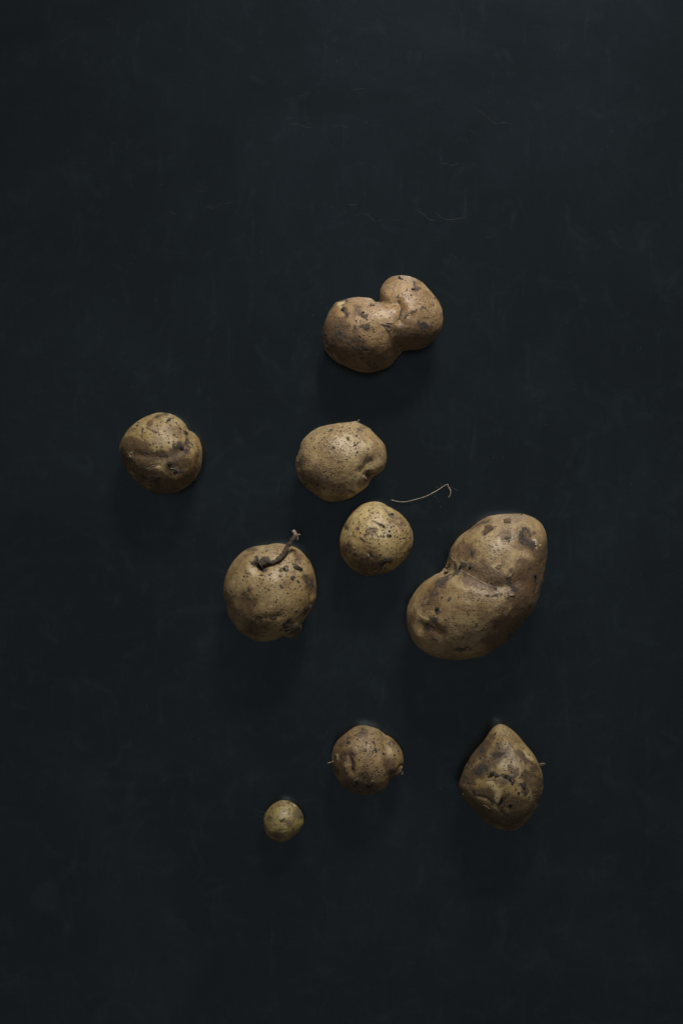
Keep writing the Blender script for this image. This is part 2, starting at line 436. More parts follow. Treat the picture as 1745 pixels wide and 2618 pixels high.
def clod(Q, p, r_px, flat=.6, label=None):
    rs = np.random.RandomState(int(p[0]*7+p[1])); pos, n, _ = surf(Q, p); r = r_px*Q.sc*S
    v, f, e = ico(3); v = v*(1 + .32*vnoise(v, 2.3, p[0]*.01)[:, None] + .22*vnoise(v, 5.5, p[1]*.01)[:, None]) * np.array((1.15, .9, flat))
    a = rs.rand()*6; Rm = np.array(((math.cos(a), -math.sin(a), 0), (math.sin(a), math.cos(a), 0), (0, 0, 1))); v = v @ Rm.T
    q = np.array(Vector((0, 0, 1)).rotation_difference(Vector(n)).to_matrix()); v = v @ q.T
    return link('soil_clod', np_mesh('soil_clod', v*r + pos + n*r*.1 - Q.org, f), M_soil, Q.root)

def flake(Q, poly, lift=.0005, curl=.0012, mat=None):
    """a loose scale of skin, outlined in picture pixels, thin but solid, one side lifted"""
    rs = np.random.RandomState(int(poly[0][0]+poly[0][1])); m = len(poly)
    cen = np.mean(np.array(poly, float), 0); V = []
    N = 4
    for j in range(N+1):
        for i in range(m):
            p = cen + (np.array(poly[i])-cen)*max(j/N, .02); pos, n, _ = surf(Q, tuple(p))
            tt = j/N; side = .5+.5*math.sin(i/m*2*math.pi + poly[0][0])
            V.append(pos + n*(lift*.5 + curl*tt*tt*side + rs.uniform(-.5, .5)*.00012))
    V = np.array(V); th_ = np.array((0, 0, -.00012)); n0 = len(V)
    F = []
    for j in range(N):
        for i in range(m):
            a, b, c_, d_ = j*m+i, j*m+(i+1) % m, (j+1)*m+(i+1) % m, (j+1)*m+i
            F += [(a, d_, c_), (a, c_, b), (a+n0, c_+n0, d_+n0), (a+n0, b+n0, c_+n0)]
    for i in range(m):
        a, b = N*m+i, N*m+(i+1) % m; F += [(a, a+n0, b+n0), (a, b+n0, b)]
    V = np.concatenate([V, V+th_])
    return link('skin_flake', np_mesh('skin_flake', V-Q.org, np.array(F)), mat or M_flake, Q.root)

def rootlet(Q, pts, r=.00013, mat=None, lift=.00015, name='rootlet', arch=0., lump=.4):
    """fine root hair following the skin; past the silhouette it runs on in the air at the last height"""
    P3 = []
    dens = catmull([(*p, 0) for p in pts], 5)
    for i, p in enumerate(dens):
        pos, n, dist = surf(Q, (p[0], p[1]), lift); z = pos[2]
        x, y = Q.D((p[0], p[1])); 
        if dist > 2.5: q = np.array(P(x, y, z + .0006))
        else: q = pos
        q = q + np.array((0, 0, arch*math.sin(math.pi*i/(len(dens)-1))))
        P3.append(q)
    P3 = np.array(P3)
    for _ in range(3): P3[1:-1] = .5*P3[1:-1] + .25*(P3[2:]+P3[:-2])
    v, f = tube(P3, [r, r*1.1, r*.5], 6, lump, int(pts[0][0]))
    return link(name, np_mesh(name, v-Q.org, f), mat or M_root, Q.root)

so, st, pa, sp, di = 'soil', 'stain', 'pale', 'speck', 'disp'

# ---------------------------------------------------------------- 1: two-lobed potato at the top
Q = make_potato('two-lobed peanut-shaped potato with a deep notch, uppermost of all', (800, 680, .2296),
 [(940,100),(1040,105),(1120,135),(1200,185),(1270,250),(1340,325),(1400,410),(1435,490),(1448,580),(1445,650),(1415,740),(1370,810),(1300,875),(1230,915),(1150,938),(1080,935),(1000,950),(960,985),(920,1035),(880,1085),(820,1130),(740,1155),(690,1175),(620,1180),(540,1170),(470,1145),(400,1110),(320,1075),(250,1045),(190,1000),(140,930),(108,850),(102,760),(115,670),(140,590),(170,515),(220,450),(290,400),(380,362),(470,347),(560,345),(640,355),(700,375),(725,372),(728,330),(735,270),(765,210),(810,160),(870,118)],
 (830,630), .84, 8, skin_mat('skin_pinkish', (.43,.31,.185), (.36,.245,.130), speck=.30, seed=1.), [
 (di,-2.6,45,[(725,372),(850,410),(945,400),(985,480),(975,620)]), (di,-1.5,90,[(985,950),(930,860),(950,760)]), (di,-.8,45,(340,500)), (di,.9,50,(270,430)),
 (di,1.0,130,(700,520)), (di,1.2,170,(1120,330)), (di,-.5,40,(1050,540)), (di,-.5,35,(540,1000)), (di,.4,30,(580,1020)), (di,-.6,60,(1280,600)),
 (di,-.7,16,[(950,390),(985,480),(965,600)]),
 (st,1,160,[(200,700),(300,850),(450,950)]), (st,.85,120,[(560,1080),(700,1050)]), (st,.8,120,[(1060,840),(1280,800)]), (so,.5,60,[(300,760),(450,860),(560,950)]),
 (st,.6,45,(500,480)), (so,.9,32,[(480,700),(580,670)]), (so,.85,34,[(1130,640),(1250,650)]), (so,.7,24,(1200,680)), (so,1,24,[(320,470),(370,520)]), (so,.9,14,[(330,480),(380,390)]),
 (so,.85,20,[(530,515),(590,550)]), (so,.95,12,[(740,632),(860,640)]), (so,.9,12,[(955,130),(990,150)]), (so,.9,10,[(1113,180),(1115,260)]), (so,.85,20,[(1110,255),(1165,270)]),
 (so,.65,12,[(920,340),(960,400),(985,480),(960,600)]), (so,.8,22,[(1000,590),(1070,520)]), (so,.65,20,[(1100,500),(1290,480)]), (so,.8,12,[(280,410),(380,370)]), (so,.7,14,[(630,440),(690,440)]),
 (so,.7,18,(910,430)), (so,.9,12,(780,895)), (so,.6,50,(440,820)), (so,.6,25,(270,660)), (so,.6,50,(650,1110)), (so,.6,26,[(150,780),(180,850)]), (so,.6,20,(930,340)),
 (so,.7,14,(650,690)), (so,.6,12,(680,740)), (pa,.9,28,[(280,440),(350,415)]), (pa,.5,14,(205,590)), (pa,.5,16,[(130,850),(160,885)]), (so,.8,12,[(520,1022),(590,1020)]),
 (sp,.8,150,(1120,300)), (sp,.7,130,(620,520)), (sp,.6,90,(1330,560)), (sp,.6,60,(420,420)),
 (st,.35,120,(1000,700)), (st,.35,90,(1290,680))],
 [(510,780),(560,770),(630,785),(770,775),(640,925),(680,905),(1040,280),(1350,360),(800,300),(880,250),(1085,340),(1240,405),(350,550),(480,610),(600,600),(850,570),(1280,575),(1240,570),(1330,630),(820,460),(760,560),(450,1000),(310,610),(1190,760),(1315,665)],
 seed=1, crumbs=520, lumps=.0009)
flake(Q, [(760,640),(860,655),(875,700),(855,722),(815,705),(790,675)], curl=.0011)
flake(Q, [(1320,400),(1345,410),(1340,440),(1310,425)], curl=.0004)
clod(Q, (735,255), 15, .8); clod(Q, (380,362), 10); clod(Q, (870,120), 10); clod(Q, (335,480), 22, .5); clod(Q, (555,520), 16, .4)
clod(Q, (1108,258), 18, .4); clod(Q, (965,140), 13, .5)
rootlet(Q, [(1115,170),(1120,200),(1112,245)], .00025, M_crumb)

# ---------------------------------------------------------------- 2: left
Q = make_potato('round potato heavily smeared with brown dirt at the far left', (290, 1030, .15944),
 [(770,160),(850,175),(960,200),(1050,245),(1120,310),(1170,380),(1195,435),(1260,465),(1330,515),(1380,580),(1412,670),(1425,770),(1435,860),(1430,960),(1400,1070),(1360,1150),(1310,1235),(1230,1310),(1140,1385),(1050,1435),(930,1465),(820,1470),(720,1465),(640,1450),(560,1400),(480,1350),(400,1270),(330,1190),(260,1110),(200,1010),(150,900),(115,800),(103,700),(125,600),(165,520),(230,420),(310,340),(400,275),(490,235),(600,190),(690,170)],
 (770,800), .86, 7, skin_mat('skin_yellow', (.50,.41,.215), (.41,.31,.140), (.072,.037,.014), speck=.28, seed=2.), [
 (di,-.7,70,[(1195,435),(1235,560),(1190,700),(1060,780),(860,880),(650,950)]), (di,-.5,70,[(1000,1050),(900,1100),(860,1250)]), (di,-.9,60,[(330,820),(600,860),(800,840)]),
 (di,1.0,200,(800,560)), (di,1.2,110,(1290,780)), (di,.8,90,(1020,1230)), (di,.6,100,(430,1060)), (di,-.7,24,[(570,1040),(740,1000)]), (di,-.5,30,(280,830)),
 (st,1,85,[(200,640),(370,640),(440,740),(620,860),(800,840),(1000,780),(1100,720)]), (st,.95,130,[(220,900),(380,950),(550,930)]), (st,.95,150,[(450,1180),(700,1200),(700,1330),(950,1380)]),
 (st,.8,80,[(300,1000),(450,1040)]), (st,.9,100,[(900,920),(1080,960)]), (st,.8,110,[(1000,1330),(1230,1180)]), (st,.6,60,[(1330,850),(1330,1050)]), (st,.8,60,[(150,750),(200,1000)]), (so,.5,90,[(500,1180),(700,1300)]), (so,.45,70,[(250,900),(350,1000)]), (st,.9,80,(970,1090)), (st,.6,60,(600,320)), (st,.8,12,[(530,390),(700,480)]), (st,.6,14,[(460,430),(470,560)]), (st,.5,100,(1200,950)), (st,.6,90,(1250,1150)), (st,.6,40,[(680,220),(850,190)]),
 (so,1,32,[(1150,480),(1190,500)]), (so,.8,34,[(1180,560),(1200,680),(1260,690)]), (so,1,42,[(1050,700),(1120,755)]), (so,.8,26,(970,670)), (so,.9,38,[(760,820),(860,840)]), (so,.9,34,[(850,960),(930,985)]),
 (so,.95,38,[(950,1060),(1050,1105)]), (so,.7,26,(1075,1020)), (so,.85,24,[(890,290),(950,270)]), (so,.85,20,(910,385)), (so,.75,20,[(1005,340),(1035,385)]), (so,1,12,[(1040,410),(1100,422)]),
 (so,.8,20,(390,350)), (so,.8,14,(475,410)), (so,.9,14,(1040,575)), (so,.8,28,(720,1200)), (so,.7,26,(810,205)), (so,.6,24,(700,235)), (so,.7,20,(1340,750)), (so,.7,16,(1250,870)), (so,.6,26,(1080,1250)), (so,.6,30,(430,1060)),
 (so,.6,20,(575,680)), (so,.6,18,(1065,480)), (so,.7,20,(820,1360)), (pa,1,22,[(285,790),(275,860)]), (pa,.5,14,(310,880)), (sp,.8,100,(720,450)), (sp,.6,80,(1300,640)), (sp,.5,120,(850,300))],
 [(720,430),(815,465),(965,625),(700,370),(510,590),(240,575),(760,320),(740,520),(680,490),(965,520),(1015,560),(885,645),(700,710),(645,660),(215,740),(1335,710),(1395,660),(400,315),(590,510),(1170,1010),(870,540)],
 seed=2, crumbs=420, lumps=.0010)
rootlet(Q, [(1015,895),(1030,930)], .00018); rootlet(Q, [(915,1048),(960,1052),(1010,1070),(1060,1100)], .00018); rootlet(Q, [(960,1010),(1000,1045),(1060,1065)], .00014, M_fib)
rootlet(Q, [(290,1165),(350,1205),(385,1252)], .00028); rootlet(Q, [(370,1215),(450,1212)], .00016); rootlet(Q, [(245,1080),(300,1170)], .00013, M_fib)
rootlet(Q, [(540,1060),(600,1020),(660,1000),(740,998)], .00018); rootlet(Q, [(520,1360),(600,1390),(680,1390)], .00014, M_fib); rootlet(Q, [(1325,1190),(1330,1230),(1300,1245)], .00016, M_fib)
rootlet(Q, [(470,770),(540,790),(610,830)], .00013, M_fib); rootlet(Q, [(480,800),(550,850),(600,870)], .00013, M_fib)
flake(Q, [(250,830),(265,790),(305,780),(315,850),(290,890)], curl=.0005, mat=M_root)
clod(Q, (1165,478), 30, .45); clod(Q, (1090,730), 34, .4); clod(Q, (1070,415), 18, .6); clod(Q, (900,285), 20, .4)
clod(Q, (900,975), 26, .4); clod(Q, (1000,1090), 30, .4); clod(Q, (640,1445), 22, .7); clod(Q, (1080,1420), 16, .7)

# ---------------------------------------------------------------- 3: centre
Q = make_potato('broad smooth potato peppered with fine soil specks, in the middle above the smaller round one', (730, 1050, .17857),
 [(640,185),(750,170),(860,162),(1000,158),(1060,180),(1130,215),(1210,262),(1260,330),(1330,410),(1395,480),(1425,570),(1437,660),(1430,740),(1405,820),(1350,890),(1290,935),(1240,965),(1220,1020),(1190,1070),(1120,1130),(1020,1200),(930,1260),(830,1300),(720,1318),(620,1310),(530,1285),(440,1230),(350,1160),(260,1080),(200,1000),(150,900),(125,800),(125,700),(150,620),(190,530),(240,420),(310,350),(400,275),(480,230),(560,200)],
 (720,720), .86, 8, skin_mat('skin_sandy', (.46,.37,.22), (.39,.295,.155), (.10,.060,.032), speck=.34, seed=3.), [
 (di,-1.7,90,[(1270,990),(1170,920),(1120,860),(1200,730)]), (di,.5,24,(1135,955)), (di,1.0,130,(1250,500)), (di,1.0,160,(700,480)), (di,-.6,50,[(180,560),(170,800)]), (di,.8,80,(1330,780)), (di,-.5,24,[(1240,910),(1180,950)]),
 (st,.45,260,(380,1000)), (st,.6,80,(240,680)), (st,.4,180,(800,1150)), (st,.7,45,[(1200,700),(1090,850)]), (st,.8,50,[(1260,880),(1180,950),(1050,1030)]), (st,.5,60,(1090,260)),
 (so,.6,35,(650,280)), (so,.6,38,(780,330)), (so,.9,18,(885,400)), (so,.9,16,(970,450)), (so,1,14,(988,492)), (so,1,11,(1020,590)), (so,.9,14,(820,575)), (so,.9,14,(540,415)), (so,.9,11,(657,655)), (so,.6,30,(780,730)),
 (so,.8,16,(1275,540)), (so,.5,22,[(1080,270),(1190,262)]), (so,.5,24,[(1200,720),(1100,850)]), (so,.8,26,[(1190,920),(1220,950)]), (so,.5,30,(590,950)), (so,.6,12,[(890,1110),(980,1180)]), (so,.5,24,(190,600)), (pa,.6,24,(1135,960)), (pa,.4,10,(165,730)), (so,.6,18,(790,560)), (so,.5,18,(700,540)),
 (sp,1,170,[(620,500),(850,560)]), (sp,.75,150,[(560,300),(1000,260)]), (sp,.6,130,(1100,450)), (sp,.6,150,(300,480)), (sp,.4,200,(560,800))],
 [(550,870),(710,825),(835,795),(810,825),(680,1135),(835,980),(910,1040),(1075,875),(1170,550),(1165,625),(475,640),(455,1065),(295,1050),(290,675),(305,545),(765,1100),(1005,840),(925,675),(945,650),(875,690),(965,600),(1000,545),(370,400),(815,230),(910,255),(1235,680),(1160,685),(1245,715),(555,395),(550,735),(775,805),(645,912),(590,955),(480,950),(330,780),(1015,365),(1030,465),(370,1030),(550,1110),(1000,940),(960,980)],
 seed=3, crumbs=420, lumps=.0008)
rootlet(Q, [(950,165),(1010,158),(1040,145),(1052,122)], .00030); clod(Q, (415,262), 16, .8); clod(Q, (988,492), 12, .6); clod(Q, (1020,590), 9, .6)
rootlet(Q, [(150,700),(200,745),(270,760)], .00012, M_fib); rootlet(Q, [(160,740),(230,720)], .00012, M_fib)
flake(Q, [(1115,945),(1130,930),(1160,935),(1165,970),(1135,985)], curl=.0003)

# ---------------------------------------------------------------- 4: small one below centre
Q = make_potato('small round speckled potato with a dark pit, directly below the broad middle one', (850, 1270, .1403),
 [(700,100),(800,97),(900,125),(980,170),(1080,225),(1180,275),(1270,340),(1330,410),(1380,490),(1430,590),(1462,660),(1465,760),(1450,900),(1410,1000),(1340,1110),(1250,1210),(1150,1290),(1040,1350),(900,1385),(780,1420),(660,1440),(560,1425),(460,1385),(370,1325),(280,1250),(210,1160),(160,1070),(130,960),(118,850),(125,730),(145,640),(190,530),(240,430),(320,310),(410,230),(500,165),(600,120)],
 (760,770), .88, 7, skin_mat('skin_golden', (.51,.415,.215), (.44,.33,.150), (.080,.043,.019), speck=.30, seed=4.), [
 (di,-.9,70,(930,600)), (di,-.9,40,(1085,325)), (di,-.7,45,[(990,190),(1100,400),(1260,520)]), (di,.7,120,(800,350)), (di,.6,100,(1330,600)), (di,-.6,60,(680,1070)), (di,.4,60,(650,800)),
 (st,.7,280,(650,1250)), (st,.6,130,(280,950)), (st,.55,100,(720,620)), (st,.5,60,(250,560)), (st,.4,60,[(1150,430),(1240,520)]), (st,.6,20,[(740,450),(900,530)]), (st,.6,70,(680,1020)),
 (so,1,34,[(1060,300),(1110,350)]), (so,.95,34,[(900,530),(960,550)]), (so,1,26,(1030,630)), (so,1,18,(905,630)), (so,.8,11,[(750,450),(900,530)]), (so,.95,34,(1045,715)), (so,.75,38,(940,745)), (so,.75,28,(620,510)),
 (so,.6,34,(690,580)), (so,.65,40,(810,650)), (so,1,24,(462,598)), (so,.95,20,[(515,760),(595,825)]), (so,.55,24,[(610,690),(680,640),(780,740),(700,790)]), (so,.65,20,[(620,900),(760,940)]), (so,.8,26,[(640,1060),(720,1080)]),
 (so,.85,30,(850,1055)), (so,1,48,[(900,1190),(1050,1175)]), (so,.75,55,(430,1030)), (so,.6,60,(260,900)), (so,.65,34,(970,1270)), (so,.6,34,(250,560)), (so,.7,18,(920,390)), (so,.7,12,[(460,380),(480,480),(510,480)]),
 (so,.6,20,(830,310)), (so,.95,13,(733,305)), (so,.7,20,(1235,535)), (so,.7,13,(880,150)), (so,.7,13,[(690,140),(740,130)]), (so,.75,18,(850,860)), (so,.5,22,(1130,700)), (so,.6,10,[(940,200),(1000,260)]), (so,.7,16,(640,1190)),
 (pa,.8,20,(820,560)), (pa,.8,16,(935,618)), (pa,.8,13,(1010,672)), (pa,.8,14,(650,1050)), (sp,.7,110,(760,300)), (sp,.7,160,(700,700)), (sp,.4,200,(1250,700))],
 [(665,255),(580,395),(1255,470),(685,350),(780,395),(515,325),(455,270),(380,485),(1040,460),(1000,515),(1060,560),(1110,545),(995,408),(510,655),(385,645),(380,705),(680,840),(1115,815),(990,855),(1175,730),(1165,880),(1095,610),(1155,630),(1230,680),(1285,755),(1350,670),(1320,625),(1405,745),(1075,930),(1150,960),(845,970),(910,950),(1095,1045),(1310,1010),(1260,1110),(1180,1120),(880,715),(1235,770),(1270,620),(1315,745),(545,540),(865,555),(935,660),(1225,390),(1320,520),(770,635)],
 seed=4, crumbs=380, lumps=.0007)
clod(Q, (1080,325), 32, .35); clod(Q, (950,1185), 40, .35); clod(Q, (1030,632), 18, .5); clod(Q, (925,545), 24, .4); clod(Q, (1045,712), 22, .4); clod(Q, (1020,1180), 22, .4)
flake(Q, [(625,1040),(650,1030),(665,1060),(650,1080)], curl=.0007, mat=M_root); rootlet(Q, [(700,1010),(725,1045),(745,1060)], .00014, M_fib); rootlet(Q, [(890,608),(930,612),(960,640)], .0002)

# ---------------------------------------------------------------- 5: the one with a stem
Q = make_potato('oval potato with a withered brown stem still attached across its top', (550, 1340, .17857),
 [(780,278),(870,265),(960,272),(1040,290),(1140,315),(1220,370),(1300,460),(1360,550),(1400,640),(1425,740),(1440,850),(1447,960),(1442,1060),(1410,1160),(1370,1240),(1300,1340),(1255,1410),(1255,1480),(1235,1540),(1180,1600),(1100,1632),(1010,1608),(900,1640),(800,1670),(700,1685),(600,1680),(500,1640),(400,1580),(310,1500),(240,1400),(180,1290),(150,1180),(120,1080),(105,960),(115,860),(140,760),(190,650),(240,570),(320,470),(400,400),(500,340),(620,300)],
 (775,975), .84, 8, skin_mat('skin_ochre', (.42,.335,.185), (.36,.265,.130), (.085,.046,.020), speck=.16, seed=5.), [
 (di,-3.4,95,(660,600)), (di,-1.4,70,[(760,560),(900,530)]), (di,1.0,80,(480,620)), (di,1.0,130,(760,790)), (di,-1.0,120,[(260,1070),(450,1130),(620,1150)]), (di,-.9,26,[(1250,650),(1350,820),(1385,1000),(1370,1150)]),
 (di,-.9,64,[(1270,1380),(1080,1440),(970,1560),(960,1650)]), (di,-.5,40,[(600,1350),(930,1310)]), (di,.8,120,(750,1230)), (di,-.6,80,(700,330)), (di,-.6,50,[(170,1100),(230,1250)]),
 (st,.6,170,(430,1150)), (st,.5,200,(600,1450)), (st,.95,110,(1130,1520)), (st,.6,55,(540,370)), (st,.6,70,[(1330,780),(1400,950)]), (st,.4,60,(500,930)), (st,.5,80,(1300,1220)), (st,.5,60,[(1130,400),(1210,500)]), (st,.5,60,(700,640)),
 (so,1,48,[(560,560),(650,610),(700,590)]), (so,.8,34,[(600,480),(760,500)]), (so,.95,24,(1110,790)), (so,.9,22,(1180,822)), (so,.9,18,[(880,745),(925,760)]), (so,.85,24,[(455,690),(500,700)]), (so,.75,26,(460,452)), (so,.85,34,[(940,650),(1010,620)]),
 (so,.9,30,[(1160,610),(1240,650)]), (so,.6,50,(1140,540)), (so,.6,34,(910,390)), (so,.7,20,(1010,500)), (so,.9,17,(1232,1092)), (so,.9,17,(1175,1245)), (so,.85,16,(498,932)), (so,.7,13,(320,865)), (so,.65,46,[(560,1340),(640,1345)]),
 (so,.9,20,[(790,1345),(930,1300)]), (so,.8,18,(1000,1275)), (so,.7,10,[(600,722),(705,735)]), (so,.85,14,[(935,895),(960,922)]), (so,.7,14,(885,845)), (so,.8,32,[(1340,830),(1410,900)]), (so,.7,16,[(1250,650),(1340,780)]),
 (so,.5,70,(1300,1200)), (so,.75,80,[(1020,1500),(1190,1480)]), (so,.5,26,(390,525)), (so,.55,30,(480,390)), (so,.6,20,(730,390)), (so,.6,14,(560,500)), (so,.8,12,(770,745)), (so,.7,14,(465,810)), (so,.6,14,(1140,1000)),
 (sp,.6,120,[(850,400),(1100,650)]), (sp,.45,200,(900,850)), (sp,.5,90,(900,1150)), (pa,.35,20,(515,640))],
 [(605,880),(715,915),(765,935),(730,970),(800,715),(785,790),(690,800),(645,780),(670,850),(425,970),(465,1010),(600,1010),(1075,930),(1215,890),(1035,990),(1095,1110),(870,1115),(890,1075),(460,1130),(555,1160),(730,1245),(435,1290),(1010,1305),(1050,1320),(870,1450),(970,1430),(490,1430),(580,1590),(1010,720),(1035,755),(985,830),(955,1210),(1105,1210),(255,850),(1140,925),(310,700),(450,560),(380,650),(1190,745),(965,795),(1240,940),(1345,1005),(215,960),(645,1030),(900,1250),(740,1335),(505,1520),(420,745),(465,750),(1265,575),(1330,550),(400,800),(680,400)],
 seed=5, crumbs=420, lumps=.0009)
# the stem: rises out of the dent, lies across the shoulder, ends torn in the air
base, n0, _ = surf(Q, (650,600)); sp_ = [(640,592),(700,555),(790,552),(870,530),(950,465),(1000,395),(1035,320),(1080,255),(1120,205),(1150,170)]
zz = []
for i, p in enumerate(sp_):
    pos, n, dist = surf(Q, p); zz.append(pos[2])
top_z = max(zz)
P3 = []
for i, p in enumerate(sp_):
    x, y = Q.D(p); z = (zz[i] + (.0008 if i < 2 else .0022)) if i < 5 else max(zz[4]+.0022 - .0008*(i-4), zz[i] + .002)
    P3.append(P(x, y, z))
P3 = np.array([tuple(q) for q in catmull(P3, 6)])
for _ in range(4): P3[1:-1] = .5*P3[1:-1] + .25*(P3[2:]+P3[:-2])
v, f = tube(P3, [.0028, .0019, .0013, .0015, .0016, .0014, .0016, .0014, .0015, .0010], 14, .42, 4)
stem = link('stem', np_mesh('stem', v-Q.org, f), M_bark, Q.root)
tip = P3[-1]
def strand(pts, rad, dz, mat=M_tip, flat=.5, name='torn_fibre'):
    pp = [P(*Q.D(p), tip[2] + dz*i/len(pts)) for i, p in enumerate(pts)]
    v, f = tube(catmull(pp, 4), rad, 7, .7, int(pts[0][0]), flat); o = link(name, np_mesh(name, v-Q.org, f), mat, stem); return o
strand([(1135,200),(1150,160),(1140,125),(1118,85)], [.0012,.0010,.0009,.0010], .001); strand([(1150,160),(1180,148),(1218,150)], [.0006,.0004,.0003], .002)
strand([(1165,155),(1180,185),(1172,235)], [.0007,.0006,.0002], -.001); strand([(1120,190),(1130,160),(1150,150)], [.0006,.0006,.0006], .001); strand([(1140,160),(1120,120),(1102,100)], [.0005,.0004,.0003], .002)
for pts in ([(520,575),(570,560),(640,590)], [(590,460),(610,510),(650,560)], [(620,560),(640,520),(680,490)], [(640,540),(720,535),(790,545)], [(560,540),(600,580),(630,620)], [(650,625),(690,600),(720,570)]):
    rootlet(Q, pts, .0005, M_bark, .0003, 'root_stub', lump=.8)
for pts in ([(622,545),(645,510),(670,500)], [(650,540),(700,528),(735,535)], [(1000,430),(1010,400),(1030,370)]): rootlet(Q, pts, .00016, M_root, .0012)
for p, r in (((640,600), 34), ((590,575), 24), ((690,590), 22), ((1110,790), 16), ((1185,820), 13), ((1235,655), 20), ((990,640), 20), ((545,560), 20)): clod(Q, p, r, .5)
flake(Q, [(1110,610),(1160,600),(1220,620),(1260,655),(1180,655),(1130,640)], curl=.0006, mat=M_soil)
flake(Q, [(1020,1540),(1060,1530),(1080,1550),(1040,1570)], curl=.0006)

# ---------------------------------------------------------------- 6: the large kidney-shaped one
Q = make_potato('largest potato, kidney-shaped with a crease across its middle, at the right', (1020, 1300, .2551),
 [(970,58),(1080,62),(1180,65),(1290,80),(1380,120),(1440,190),(1465,260),(1472,350),(1475,450),(1465,560),(1445,680),(1420,790),(1390,900),(1350,990),(1300,1070),(1220,1160),(1160,1240),(1060,1330),(950,1410),(830,1475),(700,1510),(560,1525),(420,1505),(320,1465),(220,1410),(150,1340),(105,1250),(75,1150),(72,1050),(95,960),(130,880),(190,800),(270,730),(370,665),(430,625),(460,580),(485,500),(510,410),(550,330),(610,260),(690,205),(760,145),(850,90)],
 (850,800), .80, 8, skin_mat('skin_large', (.44,.345,.20), (.36,.265,.135), (.100,.055,.023), speck=.30, seed=6.), [
 (di,-2.3,90,[(430,610),(560,610),(700,680),(830,745),(960,790)]), (di,-1.5,60,[(960,790),(1100,780),(1200,740)]), (di,1.8,150,(900,420)), (di,1.6,190,[(700,950),(950,880)]), (di,1.0,120,(1180,180)), (di,.8,100,(1330,480)),
 (di,-1.2,64,[(230,1180),(320,1220),(400,1240)]), (di,.7,60,(250,1120)), (di,-.6,60,(370,1010)), (di,-.7,70,(1290,290)), (di,-.8,120,(1250,700)), (di,1.2,26,(1355,340)), (di,-1.0,90,(640,480)), (di,-.5,30,[(760,150),(960,120)]), (di,-.5,30,[(300,1390),(780,1385)]), (di,.7,80,(200,1300)),
 (st,.75,170,[(1300,650),(1250,850)]), (st,.8,170,[(1240,1050),(1000,1380)]), (st,.7,110,(650,430)), (st,.9,110,[(700,640),(850,680),(980,700)]), (st,.5,90,[(400,780),(300,950)]), (st,.5,60,(120,1090)), (st,.9,60,[(290,1220),(430,1240)]), (st,.95,34,[(870,230),(920,190)]), (st,.9,24,(1080,130)),  # right-side stains, deepened to paint in shade where the form looks flat
 (st,.9,50,(1080,270)), (st,.6,110,[(1250,300),(1400,420)]), (st,.4,50,[(700,200),(860,120)]), (st,.5,60,(360,1150)),
 (so,.9,46,[(1220,230),(1270,320),(1310,370)]), (so,.7,36,[(1250,190),(1300,250)]), (so,.7,24,(1100,310)), (so,.9,34,[(620,580),(640,560)]), (so,.85,34,(705,590)), (so,.9,42,[(480,690),(540,650),(540,560)]), (so,.75,30,[(360,840),(440,720)]),
 (so,.9,36,(375,1012)), (so,.55,50,(290,930)), (so,.55,34,[(340,1080),(380,1150)]), (so,.5,50,[(290,1210),(330,1210)]), (so,.75,26,(710,460)), (so,.75,34,[(1090,700),(1150,800)]), (so,.65,28,(1240,870)), (so,.65,18,[(1350,660),(1370,690)]), (so,.85,16,[(828,1190),(835,1215)]),
 (so,.7,26,(1090,1265)), (so,.8,14,(690,1020)), (so,.9,14,(700,1045)), (so,1,9,(748,1010)), (so,.75,18,(500,912)), (so,.85,15,(430,890)), (so,.75,12,[(870,880),(1030,850)]), (so,.7,16,(850,800)), (so,.7,14,(980,800)), (so,.7,12,[(770,150),(960,125)]), (so,.7,14,(860,90)),
 (so,.6,12,[(300,880),(370,850)]), (so,.5,20,[(540,1410),(780,1385)]), (so,.6,30,(1100,850)), (so,.7,14,(455,1105)), (so,.6,16,(770,1160)), (so,.5,20,(750,1200)), (so,.7,14,(205,1120)), (so,.6,24,(620,650)), (so,.6,24,(660,620)),
 (pa,.95,24,[(1340,320),(1360,345),(1380,370)]), (so,1,8,(1350,350)), (pa,.85,14,[(215,1060),(260,1090),(310,1100)]), (pa,.7,22,(265,1135)), (pa,.5,14,(580,780)), (pa,.4,30,(880,830)),
 (sp,1,150,(930,400)), (sp,.9,110,(1120,170)), (sp,.8,130,[(800,880),(980,880)]), (sp,.7,80,(300,920)), (sp,.5,80,(560,350)), (sp,.6,90,(500,1130)), (sp,.5,120,(950,620))],
 [(585,465),(640,435),(570,1030),(740,1125),(780,1160),(560,1310),(400,1460),(880,1030),(920,700),(1240,990),(600,890),(1300,600),(1110,1140),(960,1180),(720,915),(900,1250),(640,1290),(545,1455),(960,780),(1000,1010)],
 seed=6, crumbs=700, lumps=.0011)
rootlet(Q, [(600,610),(710,670),(790,720),(850,752),(920,782),(985,797)], .00022); rootlet(Q, [(525,485),(545,520),(575,530)], .00018)
rootlet(Q, [(1035,330),(1090,318),(1140,305),(1180,275),(1200,235)], .00020); rootlet(Q, [(1240,225),(1262,280),(1300,330),(1325,355)], .00024, M_fib); rootlet(Q, [(1060,250),(1090,240),(1115,270),(1120,310)], .00014, M_fib)
flake(Q, [(1095,600),(1140,590),(1150,640),(1120,690),(1070,700),(1080,650)], curl=.0012); flake(Q, [(1080,820),(1150,840),(1145,870),(1100,878)], curl=.0010)
flake(Q, [(480,580),(510,590),(500,640),(465,655)], curl=.0014); flake(Q, [(960,590),(990,560),(1020,580),(1000,610)], curl=.0006)
